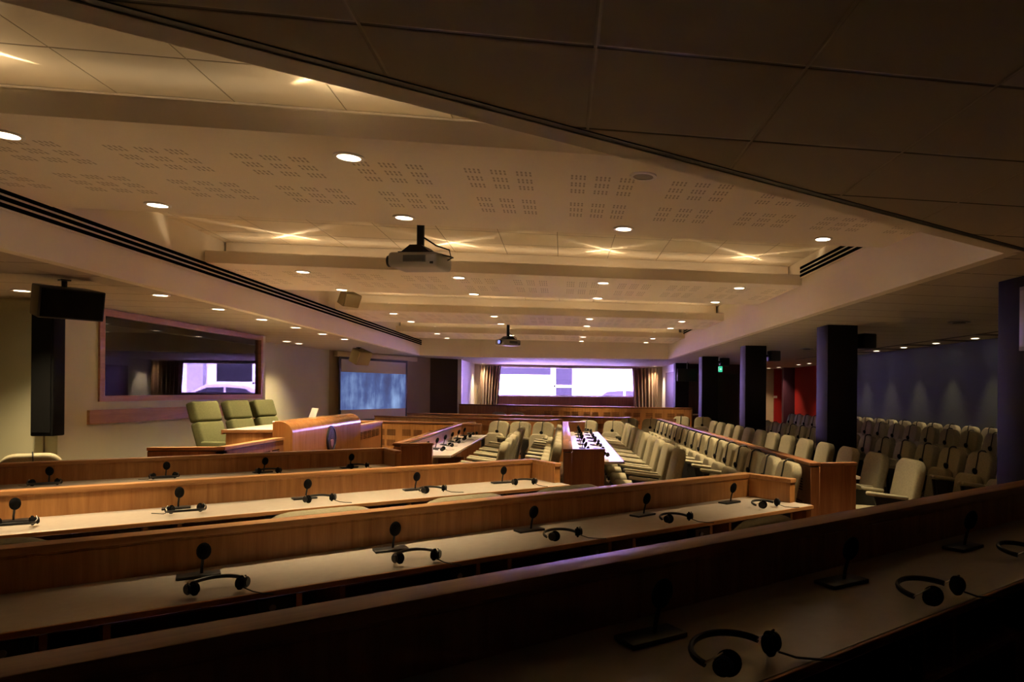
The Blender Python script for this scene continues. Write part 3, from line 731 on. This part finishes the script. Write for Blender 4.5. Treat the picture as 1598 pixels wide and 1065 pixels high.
bench('left bench desk beside the podium, running towards the window with a row of microphones', (MID['L'][0] + .09, MID['L'][1]), PI / 2, MID['L'][2] - MID['L'][1], .48, 0, .745, .925, ends=(0, 1), setback=.45, mats=('cherry', 'cherry_cap'), ret=.33, units=False)
bench('right bench desk behind the long dark-capped rail, with a tall end panel', (MID['R'][0] + .09, MID['R'][1]), PI / 2, MID['R'][2] - MID['R'][1], .58, 0, .745, .925, ends=(0, 1), setback=.45, mats=('cherry', 'cherry_cap'), ret=.33, units=False, vents=2)

# ------------------------------------------------------------------ microphones and headsets
mk = thing('microphone', 'x', 'microphone')
MB().box((0, 0, .006), (.15, .085, .012), .003).build('base', 'black', mk)
MB().tube([(.01, 0, .01), (.01, -.004, .035), (.012, -.008, .055), (.014, -.015, .08)], .0055, 8).build('stem', 'black_metal', mk)
MB().ball((.016, -.021, .106), (.052, .040, .076), Matrix.Rotation(R_(18), 4, 'X'), 18).build('head', 'black_foam', mk)
mk = Proto(mk)
hs = thing('headset', 'x', 'headset')
arc = [(.092 * math.cos(a), .012 + .085 * math.sin(a), .028 + .012 * math.sin(a)) for a in [PI * (k / 18.0) for k in range(19)]]
MB().tube(arc, .006, 8, 1.3).build('headband', 'black', hs)
for s in (-1, 1):
    e = MB().cyl((s * .072, -.032, .035), .027, .022, 22, rot=Matrix.Rotation(PI / 2, 4, 'Y') @ Matrix.Rotation(R_(s * 28), 4, 'X'), bev=.008).build('ear_cushion', 'black_foam', hs)
    MB().cyl((s * .092, -.034, .035), .021, .012, 18, rot=Matrix.Rotation(PI / 2, 4, 'Y') @ Matrix.Rotation(R_(s * 28), 4, 'X'), bev=.004).build('ear_shell', 'black_metal', e)
    MB().tube([(s * .092, .012, .03), (s * .098, -.012, .045), (s * .088, -.032, .06)], .003, 6).build('yoke', 'chrome', hs)
MB().tube([(.08, -.05, .02), (.11, -.075, .006), (.14, -.12, .004), (.17, -.15, .004)], .0025, 6).build('cable', 'black', hs)
hs = Proto(hs)
rown = ('nearest', 'second-row', 'third-row', 'fourth-row')
MIC_PX = [  # (t along row from the right end, n offset from the panel) for each bench
    [(.981, 1.287), (1.718, 1.314), (2.463, 1.328), (3.2, 1.32)],
    None, None, None]
def place_row(idx, mics, heads, hang):
    o, T, N, deg, L, dep, z = NEAR[idx]
    for k, p in enumerate(mics):
        mk.put((*p, z), R_(deg + random.uniform(-8, 8)), f'black desk microphone, {ORD[k]} from the left on the {rown[idx]} oak bench desk', 'microphones on the near bench desks')
    for k, p in enumerate(heads):
        hs.put((*p, z), R_(deg + hang[k % len(hang)]), f'black headset lying {ORD[k]} from the left on the {rown[idx]} oak bench desk', 'headsets on the near bench desks')
place_row(0, [(.206, 1.605), (.831, 1.985), (1.469, 2.37)], [(.363, 1.415), (1.014, 1.776), (1.60, 2.18)], (8, 4, 10))
place_row(1, [(-1.466, 3.191), (-.809, 3.574), (-.175, 3.967), (.501, 4.366), (1.163, 4.786)], [(-1.28, 2.925), (-.64, 3.308), (.007, 3.704), (.671, 4.104), (1.357, 4.541)], (-6, -14, 6, -4, 4))
place_row(2, [(-3.09, 4.62), (-2.43, 5.0), (-1.785, 5.338), (-1.125, 5.70), (-.503, 6.06)], [(-2.933, 4.398), (-2.256, 4.75), (-1.628, 5.145), (-.957, 5.513), (-.304, 5.885)], (170, 176, 0, 12, -20))
place_row(3, [(-4.02, 6.38), (-3.36, 6.72), (-2.72, 7.06), (-2.07, 7.40)], [(-3.93, 6.20), (-3.28, 6.56), (-2.62, 6.93), (-1.96, 7.28)], (175, 180, -10, 10))
for nm, cnt, y0, x, xm, xh in (('middle', 8, 8.15, 0, .27, .50), ('left', 6, 9.1, 0, -1.66, -1.50)):
    for k in range(cnt):
        y = y0 + k * (.745 if nm == 'middle' else .66)
        mk.put((xm, y, .745), PI / 2 + random.uniform(-.15, .15), f'black microphone, {ORD[k]} from the near end of the {nm} desk running to the window', 'microphones on the desks running to the window')
        hs.put((xh - .02, y + .18, .745), PI / 2 + random.uniform(-.4, .4), f'black headset, {ORD[k]} from the near end of the {nm} desk running to the window', 'headsets on the desks running to the window')

# ------------------------------------------------------------------ theatre chairs
def chair(tipped):
    t = thing('theatre_chair', 'x', 'chair')
    tilt = Matrix.Translation((0, -.2, .34)) @ Matrix.Rotation(R_(13), 4, 'X') @ Matrix.Rotation(PI / 2, 4, 'X')
    w0, w1, h = .195, .222, .60
    pts = [(-w0, 0), (w0, 0)]
    pts += [(w1 - .004 * (1 - k / 3), h * .25 + k * .1) for k in range(3)]
    for k in range(9):
        a = PI / 2 * k / 8; pts.append((w1 - .12 + .12 * math.cos(a), h - .11 + .11 * math.sin(a)))
    for k in range(9):
        a = PI / 2 + PI / 2 * k / 8; pts.append((-w1 + .12 + .12 * math.cos(a), h - .11 + .11 * math.sin(a)))
    pts += [(-w1 + .004 * (1 - k / 3), h * .25 + k * .1) for k in (2, 1, 0)]
    MB().prism(pts, -.012, .082, tilt, .03, 3).build('backrest', 'khaki', t)
    if tipped:
        sp_ = [(-.19, 0), (.19, 0), (.195, .28)] + [(.105 + .09 * math.cos(PI / 2 * k / 6), .30 + .10 * math.sin(PI / 2 * k / 6)) for k in range(7)] + [(-.105 + .09 * math.cos(PI / 2 + PI / 2 * k / 6), .30 + .10 * math.sin(PI / 2 + PI / 2 * k / 6)) for k in range(7)] + [(-.195, .28)]
        MB().prism(sp_, -.05, .05, Matrix.Translation((0, -.135, .30)) @ Matrix.Rotation(R_(10), 4, 'X') @ Matrix.Rotation(PI / 2, 4, 'X'), .03, 3).build('seat', 'khaki', t)
    else:
        MB().box((0, .04, .42), (.39, .46, .11), .04, 3, rot=Matrix.Rotation(R_(4), 4, 'X')).build('seat', 'khaki', t)
    for s in (-1, 1):
        MB().box((s * .242, -.06 if tipped else .0, .62), (.045, .28 if tipped else .40, .035), .014, 3, rot=Matrix.Rotation(R_(8), 4, 'X')).build('armrest', 'pale_khaki', t)
        MB().prism([(-.13, .0), (.06, .0), (.06, .03), (.02, .12), (.02, .40), (.05, .605), (-.17, .585), (-.20, .46), (-.07, .36), (-.06, .10)] if tipped else [(-.13, .0), (.10, .0), (.10, .03), (.05, .12), (.06, .40), (.13, .615), (-.17, .59), (-.20, .46), (-.07, .36), (-.06, .10)], -.015, .015, Matrix.Translation((s * .242, 0, 0)) @ Matrix.Rotation(PI / 2, 4, 'Z') @ Matrix.Rotation(PI / 2, 4, 'X'), .004, 1).build('side_frame', 'black', t)
    MB().b2((-.22, -.10, .30), (.22, -.04, .345)).build('seat_beam', 'black_metal', t)
    return Proto(t)
C_UP, C_DN = chair(True), chair(False)
hc = thing('hanging_headset', 'x', 'headset')
def hang_pts():
    # runs up the front of the backrest, over its top and down the rear
    return [(0.0, -.272, .74), (0.0, -.296, .86), (.004, -.306, .912), (.008, -.338, .934), (.012, -.386, .930), (.016, -.418, .895), (.018, -.405, .80)]
MB().tube(hang_pts(), .006, 8, 1.3).build('headband', 'black', hc)
MB().cyl((0, -.262, .72), .034, .03, 20, rot=Matrix.Rotation(R_(90 - 13), 4, 'X'), bev=.008).build('ear_cushion', 'black_foam', hc)
MB().cyl((0.018, -.404, .77), .034, .028, 20, rot=Matrix.Rotation(R_(90 - 13), 4, 'X'), bev=.008).build('ear_cushion', 'black_foam', hc)
hc = Proto(hc)
BACK = .30                                   # the backrest's top lies this far behind the chair's origin
WIDE = [1.0]
def seat(proto, x, y, z, rz, label, group, head=None, xj=0.0):
    rz += random.uniform(-.02, .02)
    c = proto.put((x, y, z), rz, label, group); c.scale.x = WIDE[0]
    if head:
        hc.put((x, y, z), rz, head, group.replace('chairs', 'headsets hung on chairs'))
    WIDE[0] = 1.0
def column_of(rows, xt, y0, dy, n, z, proto, desc, group, heads=False):
    for k in range(n):
        y = y0 + dy * k
        if any(abs(y - (c + .215)) < .42 and 3.3 < xt < 4.2 for c in (4.8, 9.0, 13.35, 17.7)) and xt > 3.6: continue
        nm = f'{ORD[k]} from the near end, khaki {desc}'
        seat(proto, xt - BACK, y, z, PI / 2, nm, group, f'headset hung on the {ORD[k]} chair from the near end {rows}' if heads else None)
column_of('by the middle desk', 1.17, 7.35, .745, 9, 0, C_DN, 'open chair at the middle bench desk', 'chairs at the middle bench desk')
column_of('backing onto the long rail', 1.93, 5.93, .535, 17, 0, C_UP, 'tip-up chair backing onto the long rail', 'chairs backing onto the long rail', True)
column_of('behind the long rail', 3.14, 6.02, .715, 13, 0, C_DN, 'chair behind the long rail beside the black columns', 'chairs behind the long rail')
column_of('right of the columns', 4.30, 5.55, .56, 18, 0, C_UP, 'tip-up chair just right of the columns', 'chairs in the row right of the black columns', True)
column_of('second from the slate wall', 5.62, 5.6, .56, 21, .09, C_UP, 'tip-up chair, row second from slate wall', 'chairs second from the slate wall', True)
column_of('against the slate wall', 6.50, 5.9, .56, 21, .09, C_UP, 'tip-up chair, row against the slate wall', 'chairs against the slate wall', True)
column_of('at the left bench desk', -.72, 8.45, .72, 6, 0, C_DN, 'open chair at the left bench desk', 'chairs at the left bench desk')
column_of('backing onto the middle desk', -.11, 7.75, .56, 10, 0, C_UP, 'tip-up chair backing onto the middle desk', 'chairs backing onto the middle bench desk')
# chairs standing in front of the second bench (only their tops show over it)
def by_bench(idx, tn_list, n_off, proto, desc, group, head=False, tail=''):
    o, T, N, deg, L, dep, z = NEAR[idx]
    for k, tt in enumerate(tn_list):
        p = o + T * tt + N * (.096 + n_off)
        WIDE[0] = 1.25
        seat(proto, p.x, p.y, 0, R_(deg), f'{ORD[k]} from left, khaki {desc}', group, f'headset hung on the {ORD[k]} chair from left {tail or desc.split("chair ")[-1]}' if head else None)
def t_of(idx, x, y):
    o, T, N = NEAR[idx][:3]; return (Vector((x, y)) - o).dot(T)
by_bench(1, [t_of(1, -2.25, 3.14), t_of(1, -1.168, 3.77), t_of(1, -.537, 4.135), t_of(1, .048, 4.47)], .44, C_UP, 'chair backing onto the second oak bench', 'chairs backing onto the second bench desk')
for k, (x, y) in enumerate(((-5.60, 7.70), (-5.13, 7.97))):
    tall = 0.96
    c = C_UP.put((x, y, 0), R_(28.5), f'{ORD[k]} from left, khaki chair standing beyond the fourth oak bench by the left wall', 'chairs beyond the fourth bench desk'); c.scale.z = tall
    h = hc.put((x, y, 0), R_(28.5), f'headset hung on the {ORD[k]} chair from left beyond the fourth oak bench', 'headsets hung on chairs beyond the fourth bench desk'); h.scale.z = tall
o, T, N, deg, L, dep, z = NEAR[1]
p = o + T * (t_of(1, .95, 3.26)) - N * (dep + .44)
seat(C_DN, p.x, p.y, 0, R_(deg), 'khaki chair pushed under the right end of the second oak bench desk', 'chairs at the second bench desk')
# the slanted far rows face the camera
def far_row(pts, z, deg, desc, group, head=True, tail=''):
    for k, (x, y) in enumerate(pts):
        seat(C_UP, x, y, z, R_(180 - deg), f'{ORD[k]} from left, khaki {desc}', group, f'headset hung on the {ORD[k]} chair from left {tail or desc.split("chair ")[-1]}' if head else None)
def line(p, deg, n, dx):
    return [(p[0] + dx * k * math.cos(R_(deg)), p[1] - dx * k * math.sin(R_(deg))) for k in range(n)]
far_row(line((-1.40, 14.0), 29.5, 3, .50), 0, 29.5, 'tip-up chair before the second far bench', 'chairs before the second far bench desk')
far_row(line((.36, 14.5), 29.5, 2, .6), 0, 29.5, 'tip-up chair before the third far bench', 'chairs before the third far bench desk')
far_row(line((1.33, 15.72), 30, 2, .56), 0, 30, 'tip-up chair beside the far end of the long rail', 'chairs by the far end of the long rail', True, 'beside the far rail end')
far_row(line((-1.95, 20.2), 31, 2, .62), 0, 31, 'chair before the farthest bench', 'chairs before the farthest bench desk', False)
far_row(line((2.75, 16.9), 31, 2, .58), 0, 31, 'tip-up chair beyond the far end of the long rail', 'chairs beyond the long rail', True, 'beyond the far rail end')

# ------------------------------------------------------------------ platform, podium, executive chairs
DZ = .25
pd = thing('podium', 'wide wooden podium with rounded top edge and a dark round seal', 'podium', (-3.2, 9.15, 0))
pr = [(-.22, 0)] + [(0, 0)] + [(-.15 + .15 * math.cos(PI / 2 * k / 10), .98 + .15 * math.sin(PI / 2 * k / 10)) for k in range(11)] + [(-.22, 1.13)]
MB().prism(pr, -2.9, 0, Matrix.Rotation(PI / 2, 4, 'X'), .004, 1).build('body', wood('podium_veneer', (0.30, 0.115, 0.03), (0.44, 0.20, 0.065), rough=0.22), pd)
sl = MB().cyl((.006, 1.42, .82), .19, .018, 48, rot=Matrix.Rotation(PI / 2, 4, 'Y'), bev=.004).build('seal', 'seal', pd)
t_ = MB().ring((0, 0, 0), .175, .155, .012, 48)
bmesh.ops.transform(t_.bm, matrix=Matrix.Translation((.018, 1.42, .82)) @ Matrix.Rotation(PI / 2, 4, 'Y'), verts=t_.bm.verts)
t_.build('seal_ring', 'black', sl)
t_ = MB()
t_.prism([(0, -.13), (.05, -.08), (.058, -.02), (.03, .0), (-.03, .0), (-.058, -.02), (-.05, -.08)], 0, .01, Matrix.Translation((.013, 1.42, .82)) @ Matrix.Rotation(PI / 2, 4, 'Z') @ Matrix.Rotation(PI / 2, 4, 'X'), .003, 1)
t_.build('seal_shield', 'seal_light', sl)
t_ = MB()
for k in range(4): t_.box((.016, 1.42, .845 + k * .024), (.008, .10 - .014 * k, .009))
t_.build('seal_bars', plain('seal_bar_grey', (.12, .11, .12), .5), sl)
rd = thing('platform_desk', 'oak speakers\' desk with pale top behind the podium', 'desk', (-3.95, 9.2, DZ))
MB().b2((0, 0, 0), (.53, .04, .745), .003).b2((0, 2.76, 0), (.53, 2.8, .745), .003).b2((.50, .04, 0), (.53, 2.76, .745)).build('side_panel', 'oak', rd)
MB().b2((-.03, -.01, .746), (.53, 2.81, .776), .004).build('worktop', 'laminate', rd)
MB().b2((-.04, -.02, .72), (-.03, 2.82, .776)).b2((-.04, -.022, .742), (.53, -.0102, .775)).build('edge_strip', 'oak_cap', rd)
def low_wall(name, pts, label, vent):
    t = thing(name, label, 'low wall', (0, 0, 0))
    a = MB(); b = MB(); g = MB()
    for p, q in zip(pts, pts[1:]):
        wall_seg(a, p, q, 0, .90, .07, 1)
        p2, q2 = Vector(p), Vector(q); d = (q2 - p2).normalized()
        wall_seg(b, p2 - Vector((-d.y, d.x)) * .012, q2 - Vector((-d.y, d.x)) * .012, .91, .94, .10, 1)
        wall_seg(g, p2 + Vector((-d.y, d.x)) * .01, q2 + Vector((-d.y, d.x)) * .01, .898, .912, .05, 1)
    f = a.build('panel', 'cherry', t, smooth=False); b.build('cap_rail', 'oak_cap', t, smooth=False); g.build('shadow_gap', 'black', t, smooth=False)  # black strip here too in place of shade below the cap
    for (y, n) in vent:
        v = MB()
        for c in range(n):
            for s in range(5): v.b2((pts[1][0] - .001, y + c * .26, .80 - s * .026), (pts[1][0] + .004, y + .2 + c * .26, .812 - s * .026))
        v.build('vent_grille', 'slit', f)
low_wall('platform_rail', [(-3.95, 7.6), (-3.28, 7.6), (-3.28, 9.1)], 'low oak-capped wooden wall around the near corner of the speakers\' platform', [(8.25, 3)])
low_wall('platform_rail', [(-3.28, 12.1), (-3.28, 13.75), (-3.95, 13.75)], 'low wooden wall with slit vents around the far corner of the speakers\' platform', [(12.25, 5)])
def exec_chair():
    t = thing('executive_chair', 'x', 'chair')
    rb = Matrix.Translation((0, -.26, .45)) @ Matrix.Rotation(R_(17), 4, 'X')
    MB().box(rb @ Vector((0, 0, .20)), (.42, .13, .40), .035, 3, rot=Matrix.Rotation(R_(17), 4, 'X')).build('backrest', 'green_wool', t)
    MB().box(rb @ Vector((0, 0.004, .535)), (.42, .13, .27), .035, 3, rot=Matrix.Rotation(R_(17), 4, 'X')).build('headrest', 'green_wool', t)
    MB().box((0, .02, .42), (.50, .52, .13), .04, 3).build('seat', 'green_wool', t)
    for s in (-1, 1):
        MB().box((s * .27, .0, .52), (.06, .42, .17), .025, 3).build('armrest', 'green_wool', t)
    MB().cyl((0, 0, .2), .03, .34, 16).build('pedestal', 'black_metal', t)
    st = MB()
    for k in range(5):
        a = 2 * PI * k / 5; st.box((.15 * math.cos(a), .15 * math.sin(a), .03), (.30, .045, .03), .006, rot=Matrix.Rotation(a, 4, 'Z'))
    st.build('star_base', 'black_metal', t)
    return Proto(t)
ec = exec_chair()
for k, (x, y) in enumerate(((-4.15, 9.88), (-4.15, 10.8), (-4.15, 11.7))):
    ec.put((x, y, DZ), R_((-107, -106, -105)[k]), f'tall moss green executive chair behind the speakers\' desk, {("nearest", "middle", "farthest")[k]} of three', 'executive chairs on the platform')
seat(C_UP, -3.78, 8.0, DZ - .07, R_(-90), 'pale khaki chair top showing over the near platform wall', 'chairs on the platform corner') if False else None
lp = thing('laptop', 'small open silver laptop seen from behind on the speakers\' desk', 'laptop', (-3.68, 10.80, DZ + .776), R_(-58))
MB().box((0, 0, .008), (.33, .23, .014), .004).build('keyboard_base', 'laptop', lp)
lid = MB().box((0, .165, .115), (.33, .008, .225), .003, rot=Matrix.Rotation(R_(-18), 4, 'X')).build('lid', 'laptop', lp)
lg = MB().ball((0, .172, .118), (.036, .004, .04), Matrix.Rotation(R_(-18), 4, 'X'), 16).ball((.006, .179, .146), (.010, .003, .016), Matrix.Rotation(R_(-18), 4, 'X'), 8).build('lid_mark', 'white', lid)
for k in range(2):
    t = tag(MB().box((-3.75 + .03 * k, 10.5 + 1.05 * k, DZ + .779), (.21, .297, .004)).build('paper_sheet', 'white'), ('white paper sheet on the near half of the speakers\' desk', 'white paper sheet on the speakers\' desk beside the laptop')[k], 'paper')
